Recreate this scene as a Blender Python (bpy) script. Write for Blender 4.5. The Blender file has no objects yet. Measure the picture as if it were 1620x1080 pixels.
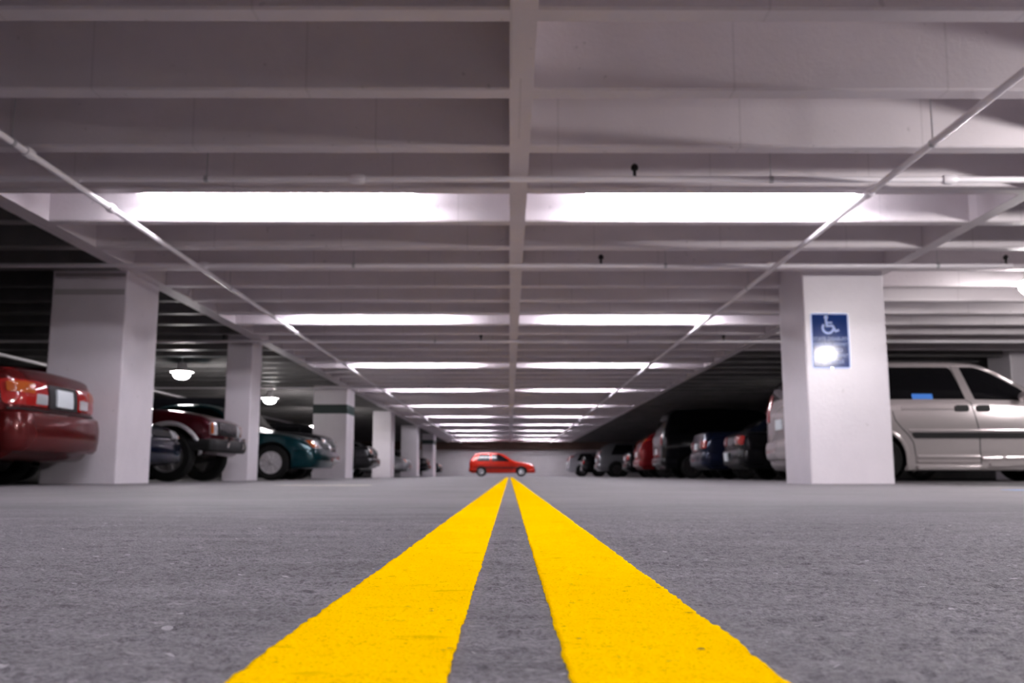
import bpy, bmesh, math, random
import numpy as np
from mathutils import Vector, Matrix
from mathutils.bvhtree import BVHTree
random.seed(7)
SC = bpy.context.scene
COL = SC.collection
PI = math.pi

# ------------------------------------------------------------------ camera
F = 1450.0; HZ = 751.0; VX = 806.0; CZ = 0.092
PITCH = math.atan((HZ - 540) / F); YAW = -math.atan((810 - VX) / F)
cam = bpy.data.cameras.new('camera'); camo = bpy.data.objects.new('camera', cam); COL.objects.link(camo)
cam.sensor_width = 36; cam.lens = F / 1620 * 36; cam.clip_start = 0.01; cam.clip_end = 300
camo.location = (0, 0, CZ); camo.rotation_euler = (PI / 2 + PITCH, 0, YAW)
cam.dof.use_dof = True; cam.dof.focus_distance = 0.88; cam.dof.aperture_fstop = 11.5
SC.camera = camo
CR = (Matrix.Rotation(YAW, 3, 'Z') @ Matrix.Rotation(PI / 2 + PITCH, 3, 'X'))

def at(px, py, Y):
    """point of the plane y = Y seen at a picture position (used to read sizes off the photograph)"""
    d = CR @ Vector(((px - 810) / F, -(py - 540) / F, -1))
    return Vector((0, 0, CZ)) + d * (Y / d.y)

# ------------------------------------------------------------------ helpers
def tag(o, label=None, cat=None, group=None, kind=None):
    if label: o['label'] = label
    if cat: o['category'] = cat
    if group: o['group'] = group
    if kind: o['kind'] = kind
    return o

def link(name, me, m=None, parent=None, loc=None):
    o = bpy.data.objects.new(name, me); COL.objects.link(o)
    if m is not None and len(me.materials) == 0: me.materials.append(m)
    if parent: o.parent = parent
    if loc: o.location = loc
    return o

def empty(name, loc=(0, 0, 0), rz=0):
    o = bpy.data.objects.new(name, None); COL.objects.link(o)
    o.location = loc; o.rotation_euler = (0, 0, rz); o.empty_display_size = .2
    return o

def mesh_np(name, V, Fc):
    me = bpy.data.meshes.new(name); me.from_pydata([tuple(v) for v in V], [], [tuple(f) for f in Fc]); me.update()
    return me

def smooth(me, ang=None):
    me.polygons.foreach_set('use_smooth', [True] * len(me.polygons))
    if ang is not None:
        try: me.set_sharp_from_angle(angle=ang)
        except Exception: pass
    return me

class MB:
    def __init__(s): s.V = []; s.F = []
    def add(s, V, Fc):
        b = len(s.V); s.V += [tuple(v) for v in V]; s.F += [tuple(i + b for i in f) for f in Fc]; return s
    def box(s, x0, x1, y0, y1, z0, z1):
        return s.add([(x0,y0,z0),(x1,y0,z0),(x1,y1,z0),(x0,y1,z0),(x0,y0,z1),(x1,y0,z1),(x1,y1,z1),(x0,y1,z1)],
                     [(0,3,2,1),(4,5,6,7),(0,1,5,4),(1,2,6,5),(2,3,7,6),(3,0,4,7)])
    def tube(s, pts, r, n=10, cap=True):
        pts = [Vector(p) for p in pts]; V = []; Fc = []
        for i, p in enumerate(pts):
            a = pts[max(i-1, 0)]; c = pts[min(i+1, len(pts)-1)]
            t = (c - a).normalized(); up = Vector((0,0,1)) if abs(t.z) < .9 else Vector((1,0,0))
            u = t.cross(up).normalized(); w = u.cross(t)
            rr = r[i] if isinstance(r, (list, tuple)) else r
            for k in range(n):
                q = 2*PI*k/n; V.append(p + (u*math.cos(q) + w*math.sin(q))*rr)
        for i in range(len(pts)-1):
            for k in range(n):
                k2 = (k+1) % n; Fc.append((i*n+k, i*n+k2, (i+1)*n+k2, (i+1)*n+k))
        if cap:
            Fc.append(tuple(range(n-1, -1, -1))); e = (len(pts)-1)*n; Fc.append(tuple(e+k for k in range(n)))
        return s.add(V, Fc)
    def lathe(s, prof, n=24, c=(0,0,0), axis='Z'):
        V = []; Fc = []; m = len(prof)
        for k in range(n):
            q = 2*PI*k/n
            for r, h in prof:
                a, b = r*math.cos(q), r*math.sin(q)
                V.append((c[0]+a, c[1]+b, c[2]+h) if axis == 'Z' else (c[0]+a, c[1]+h, c[2]+b))
        for k in range(n):
            k2 = (k+1) % n
            for i in range(m-1): Fc.append((k*m+i, k2*m+i, k2*m+i+1, k*m+i+1))
        return s.add(V, Fc)
    def mesh(s, name, sm=None):
        me = mesh_np(name, s.V, s.F)
        bm = bmesh.new(); bm.from_mesh(me); bmesh.ops.recalc_face_normals(bm, faces=bm.faces); bm.to_mesh(me); bm.free()
        if sm is not None: smooth(me, sm)
        return me
    def build(s, name, m, parent=None, sm=None, loc=None): return link(name, s.mesh(name, sm), m, parent, loc)

def bevel_mesh(me, w, seg=2):
    bm = bmesh.new(); bm.from_mesh(me)
    bmesh.ops.bevel(bm, geom=list(bm.edges), offset=w, segments=seg, affect='EDGES', profile=.6)
    bmesh.ops.recalc_face_normals(bm, faces=bm.faces); bm.to_mesh(me); bm.free(); me.update(); return me

# ------------------------------------------------------------------ materials
def mat(name, col, rough=.5, metal=0, coat=0, spec=.5, emit=None, es=0):
    m = bpy.data.materials.new(name); m.use_nodes = True
    b = m.node_tree.nodes['Principled BSDF']
    b.inputs['Base Color'].default_value = (*col, 1); b.inputs['Roughness'].default_value = rough
    b.inputs['Metallic'].default_value = metal; b.inputs['Coat Weight'].default_value = coat
    b.inputs['Coat Roughness'].default_value = .04; b.inputs['Specular IOR Level'].default_value = spec
    if emit: b.inputs['Emission Color'].default_value = (*emit, 1); b.inputs['Emission Strength'].default_value = es
    return m

class NT:
    def __init__(s, m): s.nt = m.node_tree; s.b = s.nt.nodes['Principled BSDF']
    def n(s, t, **kw):
        x = s.nt.nodes.new(t)
        for k, v in kw.items():
            if k.startswith('i_'):
                x.inputs[k[2:].replace('_', ' ')].default_value = v
            else: setattr(x, k, v)
        return x
    def l(s, a, b): s.nt.links.new(a, b)
    def pos(s, scale=(1,1,1)):
        g = s.n('ShaderNodeNewGeometry'); mp = s.n('ShaderNodeMapping'); mp.inputs['Scale'].default_value = scale
        s.l(g.outputs['Position'], mp.inputs['Vector']); return mp.outputs[0]
    def noise(s, v, scale, detail=3, rough=.55):
        x = s.n('ShaderNodeTexNoise'); x.inputs['Scale'].default_value = scale; x.inputs['Detail'].default_value = detail
        x.inputs['Roughness'].default_value = rough; s.l(v, x.inputs['Vector']); return x.outputs['Fac']
    def ramp(s, f, stops):
        r = s.n('ShaderNodeValToRGB'); e = r.color_ramp.elements
        while len(e) < len(stops): e.new(.5)
        for el, (p, c) in zip(e, stops): el.position = p; el.color = (*c, 1) if len(c) == 3 else c
        s.l(f, r.inputs['Fac']); return r.outputs['Color']
    def math(s, op, a, b=None):
        x = s.n('ShaderNodeMath', operation=op)
        for i, v in enumerate((a, b)):
            if v is None: continue
            if isinstance(v, (int, float)): x.inputs[i].default_value = v
            else: s.l(v, x.inputs[i])
        return x.outputs[0]
    def mix(s, f, a, b, blend='MIX'):
        x = s.n('ShaderNodeMix', data_type='RGBA', blend_type=blend)
        for i, v in ((0, f), (6, a), (7, b)):
            if isinstance(v, (int, float)): x.inputs[i].default_value = v
            elif isinstance(v, tuple): x.inputs[i].default_value = (*v, 1)
            else: s.l(v, x.inputs[i])
        return x.outputs[2]
    def bump(s, h, strength, dist):
        x = s.n('ShaderNodeBump'); x.inputs['Strength'].default_value = strength; x.inputs['Distance'].default_value = dist
        s.l(h, x.inputs['Height']); return x

def painted_concrete(name, col, rough, dirt=.25, joints=False):
    m = mat(name, col, rough); t = NT(m); p = t.pos()
    c = tuple(col); d = tuple(v*(1-dirt) for v in col)
    f = t.noise(p, 1.3, 5, .6)
    base = t.ramp(f, [(.3, d), (.62, c)])
    sp = t.noise(p, 14, 2, .5)
    spk = t.ramp(sp, [(.715, (0,0,0)), (.76, (1,1,1))])
    base = t.mix(t.math('MULTIPLY', spk, .35), base, tuple(v*.45 for v in col))
    if joints:                                                   # form-board seams left in the cast ribs
        sx = t.n('ShaderNodeSeparateXYZ'); t.l(p, sx.inputs[0])
        row = t.math('FLOOR', t.math('DIVIDE', t.math('SUBTRACT', sx.outputs[1], 3.9), .914))
        sh = t.math('MULTIPLY', t.math('SINE', t.math('MULTIPLY', row, 12.9898)), 43.7)
        fr = t.math('FRACT', t.math('ADD', t.math('DIVIDE', sx.outputs[0], 1.22), t.math('FRACT', sh)))
        ln = t.math('LESS_THAN', fr, .012)
        base = t.mix(t.math('MULTIPLY', ln, .3), base, tuple(v*.6 for v in col))
    if joints:                                                   # shade of the deep parking bays put into the ceiling colour as darker grey
        dim_bay = t.math('MAXIMUM', t.math('LESS_THAN', sx.outputs[0], -4.171), t.math('MULTIPLY', t.math('GREATER_THAN', sx.outputs[0], 4.121), t.math('GREATER_THAN', sx.outputs[1], 16.4)))
        base = t.mix(dim_bay, base, t.ramp(f, [(.3, (.13, .125, .125)), (.62, (.20, .19, .19))]))
    t.l(base, t.b.inputs['Base Color'])
    b = t.bump(t.noise(p, 30, 4, .6), .12, .02); t.l(b.outputs[0], t.b.inputs['Normal'])
    return m

M = {}
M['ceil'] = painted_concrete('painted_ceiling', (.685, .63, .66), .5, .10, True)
M['col'] = painted_concrete('painted_column', (.76, .71, .76), .30, .10)
M['wall'] = painted_concrete('painted_wall', (.40, .38, .395), .6, .12)
M['dim_bay'] = painted_concrete('bare_concrete', (.13, .125, .125), .8, .4)
M['brown'] = painted_concrete('brown_band', (.12, .075, .055), .6, .3)
M['greenband'] = mat('green_band_paint', (.006, .026, .023), .5)
M['pipe'] = mat('pipe_paint', (.86, .82, .86), .3)
M['dark'] = mat('dark_iron', (.02, .018, .018), .5, .6)
M['black'] = mat('black_plastic', (.009, .009, .010), .6, spec=.25)
M['rubber'] = mat('tyre_rubber', (.007, .007, .007), .9, spec=.2)
M['glass'] = mat('tinted_glass', (.004, .004, .005), .06, 0, .15, .2)
M['chrome'] = mat('chrome', (.75, .75, .78), .12, 1)
M['alloy'] = mat('alloy', (.55, .54, .55), .3, .8)
M['steel'] = mat('galvanised', (.5, .5, .52), .35, .8)
M['red_lens'] = mat('red_lens', (.35, .012, .01), .12, 0, 1)
M['amber'] = mat('amber_lens', (.42, .085, .008), .12, 0, 1)
M['clear'] = mat('clear_lens', (.62, .63, .66), .1, .3, 1)
M['bright_trim'] = mat('bright_trim', (.85, .85, .88), .42, .7)
M['plate'] = mat('plate_white', (.72, .78, .82), .35)
M['tube'] = mat('fluorescent_tube', (.9, .9, .9), .3, emit=(.985, .945, 1.03), es=112)
for k_, e_ in (('bowl_bright', 150), ('bowl_added', 480), ('bowl', 1000), ('bowl_soft', 250), ('bowl_dim', 14)):
    M[k_] = mat('lamp_refractor', (.9, .9, .85), .2, emit=(1.0, .945, .94), es=e_)
M['enamel'] = mat('white_enamel', (.75, .73, .74), .3)
M['blue'] = mat('sign_blue', (.004, .03, .17), .10, 0, .0, .12)
M['signwhite'] = mat('sign_white', (.36, .48, .85), .3, 0, 0, .2)
M['signedge'] = mat('sign_aluminium', (.42, .42, .48), .35, .3)
M['permit'] = mat('permit_blue', (.06, .25, .8), .4)

def paint(name, col, metal=.35, rough=.32):
    return mat(name, col, rough*.65, metal, .18, .3)

# asphalt
def asphalt():
    m = mat('asphalt', (.17, .16, .175), .62, spec=.35); t = NT(m)
    p = t.pos(); ps = t.pos((.28, 1, 1))
    big = t.noise(p, .55, 4, .6); mid = t.noise(ps, 9, 4, .65); streak = t.noise(t.pos((.42, 1, 1)), 62, 4, .65)
    grain = t.noise(p, 320, 3, .7); fine = t.noise(p, 800, 2, .6)
    a = t.ramp(big, [(.3, (.092, .086, .096)), (.7, (.128, .119, .131))])
    a = t.mix(.55, a, t.ramp(mid, [(.3, (.046, .043, .048)), (.72, (.170, .159, .174))]))
    a = t.mix(.85, a, t.ramp(grain, [(.34, (.16, .155, .16)), (.5, (.5, .5, .5)), (.66, (.9, .89, .9))]), 'OVERLAY')
    pits = t.ramp(streak, [(.585, (0, 0, 0)), (.68, (1, 1, 1))])
    a = t.mix(t.math('MULTIPLY', pits, .72), a, (.03, .028, .032))
    light = t.ramp(t.noise(t.pos((.55, 1, 1)), 97, 3, .6), [(.60, (0, 0, 0)), (.70, (1, 1, 1))])
    a = t.mix(t.math('MULTIPLY', light, .4), a, (.34, .32, .34))
    v = t.n('ShaderNodeTexVoronoi'); v.inputs['Scale'].default_value = 75; t.l(t.pos((.6, 1, 1)), v.inputs['Vector'])
    chip = t.math('LESS_THAN', v.outputs['Distance'], .16)
    rare = t.math('GREATER_THAN', t.noise(p, 31, 1), .63)
    a = t.mix(t.math('MULTIPLY', t.math('MULTIPLY', chip, rare), .6), a, (.45, .43, .45))
    sx = t.n('ShaderNodeSeparateXYZ'); t.l(p, sx.inputs[0])
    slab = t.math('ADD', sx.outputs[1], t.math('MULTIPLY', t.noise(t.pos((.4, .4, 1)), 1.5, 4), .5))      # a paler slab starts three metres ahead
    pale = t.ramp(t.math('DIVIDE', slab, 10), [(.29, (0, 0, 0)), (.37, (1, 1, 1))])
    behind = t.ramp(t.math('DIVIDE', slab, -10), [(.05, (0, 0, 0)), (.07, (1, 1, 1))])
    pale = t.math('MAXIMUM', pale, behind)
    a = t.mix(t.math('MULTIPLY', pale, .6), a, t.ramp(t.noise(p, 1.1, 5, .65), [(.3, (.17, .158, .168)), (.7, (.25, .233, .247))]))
    # shade of the parking stalls put into the asphalt colour
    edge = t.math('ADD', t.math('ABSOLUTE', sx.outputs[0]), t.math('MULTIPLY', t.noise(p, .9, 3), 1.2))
    stall_shade = t.ramp(t.math('DIVIDE', edge, 10), [(.44, (0, 0, 0)), (.50, (1, 1, 1))])
    a = t.mix(t.math('MULTIPLY', stall_shade, .85), a, (.022, .021, .022))
    t.l(a, t.b.inputs['Base Color'])
    h = t.math('ADD', t.math('MULTIPLY', grain, .7), t.math('ADD', t.math('MULTIPLY', fine, .35), t.math('MULTIPLY', streak, .8)))
    b = t.bump(h, 1.0, .003); t.l(b.outputs[0], t.b.inputs['Normal'])
    return m
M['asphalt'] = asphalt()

def yellow():
    m = mat('yellow_road_paint', (.95, .55, .001), .6, spec=0); t = NT(m); p = t.pos()
    big = t.noise(p, 3, 4, .6); grain = t.noise(p, 420, 3, .7)
    a = t.ramp(big, [(.3, (.95, .54, .0)), (.7, (1.0, .60, .0))])
    w = t.ramp(t.noise(t.pos((.35, 1, 1)), 42, 4, .7), [(.60, (0, 0, 0)), (.70, (1, 1, 1))])
    a = t.mix(t.math('MULTIPLY', w, .45), a, (.42, .24, .0))
    g = t.ramp(grain, [(.58, (0, 0, 0)), (.68, (1, 1, 1))])
    a = t.mix(t.math('MULTIPLY', g, .55), a, (.25, .14, .0))
    sp = t.ramp(t.noise(t.pos((.5, 1, 1)), 130, 2, .6), [(.70, (0, 0, 0)), (.745, (1, 1, 1))])
    a = t.mix(t.math('MULTIPLY', sp, .8), a, (.06, .045, .03))
    t.l(a, t.b.inputs['Base Color'])
    b = t.bump(grain, .7, .0018); t.l(b.outputs[0], t.b.inputs['Normal'])
    return m
M['yellow'] = yellow()

def worn(name, col, thr):
    m = mat(name, col, .6); t = NT(m)
    w = t.ramp(t.noise(t.pos((.5, 1, 1)), 16, 4, .7), [(thr, (0, 0, 0)), (thr+.12, (1, 1, 1))])
    t.l(t.mix(w, col, (.17, .16, .17)), t.b.inputs['Base Color']); return m
M['worn_white'] = worn('worn_white_paint', (.62, .55, .42), .5)
M['worn_blue'] = worn('worn_blue_paint', (.10, .32, .72), .5)

# ------------------------------------------------------------------ floor
rng = np.random.RandomState(3)
TAB = rng.rand(256, 256)
def vnoise(x, y, wx, wy, o=0):
    x = x/wx + o; y = y/wy + o*1.7
    xi = np.floor(x).astype(int); yi = np.floor(y).astype(int); fx = x-xi; fy = y-yi
    fx = fx*fx*(3-2*fx); fy = fy*fy*(3-2*fy)
    g = lambda a, b: TAB[a % 256, b % 256]
    return (g(xi,yi)*(1-fx)+g(xi+1,yi)*fx)*(1-fy) + (g(xi,yi+1)*(1-fx)+g(xi+1,yi+1)*fx)*fy - .5
def hgt(x, y):
    x, y = np.broadcast_arrays(np.asarray(x, float), np.asarray(y, float))
    fade = np.clip((3.2 - y)/1.8, 0, 1); fade = fade*fade*(3-2*fade)
    h = .0011*vnoise(x,y,.020,.011,3) + .0012*vnoise(x,y,.05,.022,9) + .0016*vnoise(x,y,.16,.09,17) + .0012*vnoise(x,y,.5,.3,5)
    f2 = np.clip((3.0 - y)/1.6, 0, 1); f2 = f2*f2*(3-2*f2)
    paint_ = np.clip((.140 - np.abs(x))/.012, 0, 1)*np.clip((np.abs(x) - .018)/.008, 0, 1)
    g = .0030*vnoise(x, y, .0056, .0056, 21) + .0017*vnoise(x, y, .012, .007, 33) + .0010*np.minimum(0, vnoise(x, y, .03, .009, 41)+.12)*6
    return h*fade + g*f2*(1 - .80*paint_)
FX0, FX1, FY0, FY1 = -12.4, 12.4, -8.8, 61.8
ys = [FY0, -4, -1, 0.0]
y = .15
while y < 3.4:
    ys.append(y); y += .0035 if y < 1.1 else .0035*(y/1.1)**1.8
ys += [3.8, 4.4, 5.2, 6.2, 7.6, 9.5, 12, 16, 22, 30, 40, 50, FY1]
xh = [0.0]; x = 0
while x < 2.2:
    x += .0030 if x < .6 else .0030*(x/.6)**1.8; xh.append(x)
xh += [2.8, 3.6, 4.6, 6, 8, 10, FX1]
xs = np.array([-a for a in xh[:0:-1]] + xh); ys = np.array(ys)
def grid_mesh(name, X, Y, Z):
    r, c = X.shape
    me = bpy.data.meshes.new(name)
    V = np.stack([X, Y, Z], -1).reshape(-1, 3)
    i = np.arange(r*c).reshape(r, c)
    q = np.stack([i[:-1,:-1], i[:-1,1:], i[1:,1:], i[1:,:-1]], -1).reshape(-1, 4)
    me.vertices.add(len(V)); me.vertices.foreach_set('co', V.ravel())
    me.loops.add(q.size); me.loops.foreach_set('vertex_index', q.ravel())
    me.polygons.add(len(q)); me.polygons.foreach_set('loop_start', np.arange(len(q))*4)
    me.polygons.foreach_set('use_smooth', np.ones(len(q), bool))
    me.update(); me.validate(); return me
X, Y = np.meshgrid(xs, ys)
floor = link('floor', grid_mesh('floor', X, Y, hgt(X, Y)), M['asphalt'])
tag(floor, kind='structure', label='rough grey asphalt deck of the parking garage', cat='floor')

def stripe(name, x0, x1, ya, yb, m, lift=.0013, wob=.0010, n=36):
    yy = ys[(ys > ya) & (ys < yb)]; yy = np.unique(np.concatenate([[ya], yy, np.arange(max(ya, 3.4), yb, .4), [yb]]))
    u = np.linspace(0, 1, n); U, Yg = np.meshgrid(u, yy)
    e0 = x0 + wob*2*(vnoise(yy*0+x0, yy, .1, .007, 4) + .6*vnoise(yy*0+x0, yy, .1, .03, 8))
    e1 = x1 + wob*2*(vnoise(yy*0+x1, yy, .1, .007, 4) + .6*vnoise(yy*0+x1, yy, .1, .03, 8))
    Xg = e0[:, None]*(1-U) + e1[:, None]*U
    Z = hgt(Xg, Yg) + lift
    Xg = np.concatenate([Xg[:, :1], Xg, Xg[:, -1:]], 1); Yg = np.concatenate([Yg[:, :1], Yg, Yg[:, -1:]], 1)
    Z = np.concatenate([Z[:, :1]-lift-.002, Z, Z[:, -1:]-lift-.002], 1)
    return link(name, grid_mesh(name, Xg, Yg, Z), m)
tag(stripe('painted_line', -.1265, -.0290, .16, 34, M['yellow']),
    'yellow centre stripe on the asphalt, the left one of the double pair', 'road stripe', 'double yellow centre stripes')
tag(stripe('painted_line', .0275, .1255, .16, 34, M['yellow']),
    'yellow centre stripe on the asphalt, the right one of the double pair', 'road stripe', 'double yellow centre stripes')
tag(stripe('stall_marking', -2.05, -1.25, 8.1, 8.45, M['worn_white'], n=8), 'worn pale paint mark on the asphalt ahead of the teal car', 'floor marking')
tag(stripe('stall_marking', 3.05, 3.9, 5.55, 5.75, M['worn_blue'], n=8), 'worn blue paint mark on the asphalt in front of the minivan', 'floor marking')

# ------------------------------------------------------------------ ceiling
H = 2.17; RB = CZ + H; SLAB = RB + .46; RIB0 = 4.043; STEP = .914; RW = .135
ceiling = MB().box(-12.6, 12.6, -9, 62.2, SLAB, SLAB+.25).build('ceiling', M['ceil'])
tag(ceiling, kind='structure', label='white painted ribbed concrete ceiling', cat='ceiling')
proto = None
def rib_mesh():
    bm = MB()
    x0, x1, t = -12.5, 12.5, .014
    P = [(0-t, SLAB+.01), (0, RB+.012), (.012, RB), (RW-.012, RB), (RW, RB+.012), (RW+t, SLAB+.01)]
    n = len(P)
    bm.add([(x0, a, b) for a, b in P] + [(x1, a, b) for a, b in P],
           [(i, i+1, n+i+1, n+i) for i in range(n-1)] + [tuple(range(n)), tuple(range(2*n-1, n-1, -1)), (0, n, 2*n-1, n-1)])
    return bm.mesh('ceiling_beam')
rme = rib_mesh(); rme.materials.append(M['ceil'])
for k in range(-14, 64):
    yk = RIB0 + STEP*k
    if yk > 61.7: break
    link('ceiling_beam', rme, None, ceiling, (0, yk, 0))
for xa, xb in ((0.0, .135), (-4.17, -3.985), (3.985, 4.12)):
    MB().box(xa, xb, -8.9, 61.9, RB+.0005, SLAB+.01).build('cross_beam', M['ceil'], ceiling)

# walls
tag(MB().box(-12.6, 12.6, 61.8, 62.2, -.2, SLAB).build('wall_back', M['wall']), kind='structure', label='grey painted end wall behind the red hatchback', cat='wall')
tag(MB().box(-12.6, 12.6, 61.55, 61.8, 1.76, SLAB).build('trim_1', M['brown']), kind='structure', label='dark brown band along the top of the end wall', cat='wall band')
tag(MB().box(-12.8, -12.4, -9, 62.2, -.2, SLAB).build('wall_left', M['dim_bay']), kind='structure', label='dim side wall behind the cars parked nose out', cat='wall')
tag(MB().box(12.4, 12.8, -9, 62.2, -.2, SLAB).build('wall_right', M['dim_bay']), kind='structure', label='dim side wall behind the cars parked tail out', cat='wall')
tag(MB().box(-12.6, 12.6, -9.2, -8.8, -.2, SLAB).build('wall_front', M['wall']), kind='structure', label='painted end wall behind the viewer', cat='wall')

# columns
def column(x0, x1, y0, y1, label, band=None, chips=0):
    me = bevel_mesh(MB().box(x0, x1, y0, y1, -.05, SLAB).mesh('concrete_column'), .018, 2)
    o = link('concrete_column', me, M['col']); tag(o, label, 'column', 'white concrete columns', 'structure')
    if band:
        w = .004
        b = MB(); z0, z1 = band
        b.box(x0-w, x1+w, y0-w, y0, z0, z1).box(x0-w, x1+w, y1, y1+w, z0, z1).box(x0-w, x0, y0, y1, z0, z1).box(x1, x1+w, y0, y1, z0, z1)
        b.build('painted_band', M['greenband'], o)['label'] = 'dark green painted band'
    return o
YC = 9.65
xa = at(1284, 764, YC).x; xb = at(1416.5, 764, YC).x
colR = column(xa, xb, YC, YC+.88, 'big white square column carrying the blue wheelchair sign')
def lcol(p0, p1, p2, Yc, label, band=None):
    """front-left, front-right and back-right corners read off the photo at the foot of a column"""
    a = at(p0, 760, Yc).x; b = at(p1, 760, Yc).x
    yb = Yc*(VX-p1)/(VX-p2)
    return column(a, b, Yc, yb, label, band)
M['joint'] = mat('stained_joint', (.40, .37, .385), .6)
cl = lcol(60, 182, 235.5, 9.65, 'big white square column beside the dark red sedan')
xa, xb = at(60, 760, 9.65).x, at(182, 760, 9.65).x
for pa, pb in ((466, 457), (437, 432)):
    MB().box(xa+.03, xb-.02, 9.647, 9.66, at(100, pa, 9.65).z, at(100, pb, 9.65).z).build('pour_joint', M['joint'], cl)['label'] = 'dark horizontal pour joint'
lcol(350, 391, 407, 14.85, 'white column standing between the maroon off-roader and the teal car')
lcol(492, 546, 558, 23.1, 'white column with a dark green band past the teal car', (1.62, 1.85))
lcol(588, 617, 623, 31.8, 'white column fourth along the row of columns towards the end wall')
lcol(633, 659, 663, 41.0, 'white column fifth along the row of columns towards the end wall')
lcol(667, 684.5, 689, 49.3, 'farthest white column with a dark band, near the end wall', (1.72, 1.95))
column(9.15, 9.9, 16.6, 17.4, 'white column behind the windscreen of the champagne minivan')

# ------------------------------------------------------------------ pipes
PZ = CZ + 2.125; PR = .023
def pipe_run(name, pts, label, clamps=(), heads=(), hang=(), axis='x', y0=0):
    o = MB().tube(pts, PR, 12).build(name, M['pipe'], sm=.8)
    tag(o, label, 'pipe', 'sprinkler pipes')
    a = Vector(pts[0])
    for c in clamps:                                     # couplings
        p = Vector((c, a.y, a.z)) if axis == 'x' else Vector((a.x, c, a.z))
        d = Vector((.05, 0, 0)) if axis == 'x' else Vector((0, .05, 0))
        MB().tube([p-d, p-d*.5, p+d*.5, p+d], [PR+.008, PR+.014, PR+.014, PR+.008], 12).build('coupling', M['pipe'], o, sm=.8)
    for c in hang:                                       # rod hangers up to the ribs
        p = Vector((c, a.y, a.z)) if axis == 'x' else Vector((a.x, c, a.z))
        b = MB().tube([p+Vector((0,0,PR)), p+Vector((0,0,.5))], .005, 6)
        d = Vector((.014, 0, 0)) if axis == 'x' else Vector((0, .014, 0))
        b.tube([p-d, p+d], PR+.005, 12); b.build('hanger', M['steel'], o)
    for c in heads:                                      # upright sprinkler heads
        p = Vector((c, a.y, a.z)) if axis == 'x' else Vector((a.x, c, a.z))
        b = MB().tube([p+Vector((0,0,PR-.003)), p+Vector((0,0,.075))], .012, 8)
        b.lathe([(0,.070),(.024,.070),(.028,.086),(.024,.105),(.008,.118),(0,.118)], 10, tuple(p))
        b.build('sprinkler_head', M['dark'], o)
    return o
pipe_run('ceiling_pipe', [(-12.2, 6.42, PZ), (12.2, 6.42, PZ)], 'white cross pipe under the ceiling nearest in front of the lit bays', (-1.1, 3.2), (.91, -5.1), (1.9, -2.2, 5.6))
p2 = pipe_run('ceiling_pipe', [(-12.2, 9.2, PZ), (5.17, 9.2, PZ)], 'white cross pipe just in front of the two big square columns', (-3.14, 2.7), (.94, 5.11), (1.6, -1.6, 4.4))
pipe_run('ceiling_pipe', [(-12.2, 14.6, PZ), (12.2, 14.6, PZ)], 'white cross pipe farther off, level with the second column on the aisle', (-3.14, .9), (-.46, 3.45, -4.6), (1.9, -1.2))
pipe_run('ceiling_pipe', [(-12.2, 22.6, PZ), (-.4, 22.6, PZ)], 'white cross pipe ending at the column with the green band', (-3.14,), (-2.0,), (-1.0,))
LZ = PZ - 2*PR - .001
pipe_run('ceiling_pipe', [(-3.14, -8.5, LZ), (-3.14, 60, LZ)], 'white lengthwise pipe above the cars parked nose out', (5.75, 7.0, 13.0, 18), (), (5.55, 10.1, 12.6, 17.4, 24.7), 'y')
pipe_run('ceiling_pipe', [(2.68, -8.5, LZ), (2.68, 60, LZ)], 'white lengthwise pipe running towards the sign column', (6.6, 12.9, 18.3), (), (5.55, 10.1, 12.6, 17.4), 'y')
tag(MB().tube([(-8.95, 6, 2.19), (-8.95, 40, 2.19)], .03, 10).build('ceiling_pipe', M['pipe'], sm=.8), 'pale pipe in the dark bay above the dark red sedan', 'pipe', 'sprinkler pipes')

# ------------------------------------------------------------------ fluorescent strips
def fluor_proto():
    """twin-tube strip hung on two stems just inside the ribs; local z = 0 is the underside of the ribs"""
    root = empty('ceiling_light')
    h = MB(); z = .26
    P = [(-.12, z-.05), (-.12, z-.075), (-.05, z-.085), (.05, z-.085), (.12, z-.075), (.12, z-.05), (.05, z), (-.05, z)]
    n = len(P); L = 1.18
    h.add([(-L, a, b) for a, b in P] + [(L, a, b) for a, b in P], [(i, (i+1) % n, n+(i+1) % n, n+i) for i in range(n)] + [tuple(range(n)), tuple(range(2*n-1, n-1, -1))])
    h.build('housing', M['enamel'], root)
    for e in (-.8, .8): MB().tube([(e, 0, z-.002), (e, 0, SLAB-RB)], .008, 8).build('stem', M['steel'], root)
    for s in (-1, 1):
        MB().tube([(-1.12, s*.085, TZ), (1.12, s*.085, TZ)], .017, 8).build('tube', M['tube'], root, sm=.8)
        for e in (-1, 1): MB().box(e*1.15-.02, e*1.15+.02, s*.085-.014, s*.085+.014, TZ-.02, z-.06).build('lamp_holder', M['enamel'], root)
    return root
TZ = .152
def copy_tree(o, parent=None):
    c = o.copy(); COL.objects.link(c)
    if parent: c.parent = parent
    for ch in list(o.children): copy_tree(ch, c)
    return c
fl = fluor_proto(); first = True
for side, xc in ((-1, -1.93), (1, 1.76)):
    for j in range(-2, 11):
        o = fl if first else copy_tree(fl); first = False
        o.location = (xc, 7.31 + 5.484*j, RB)
        if j == 10: o.location = (xc + (-.45 if side < 0 else .45), 7.31 + .914*57, RB)
        tag(o, 'fluorescent strip light in a ceiling bay over the %s lane' % ('right-hand' if side > 0 else 'left-hand'), 'light', 'fluorescent strips over the %s lane' % ('right-hand' if side > 0 else 'left-hand'))

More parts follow.
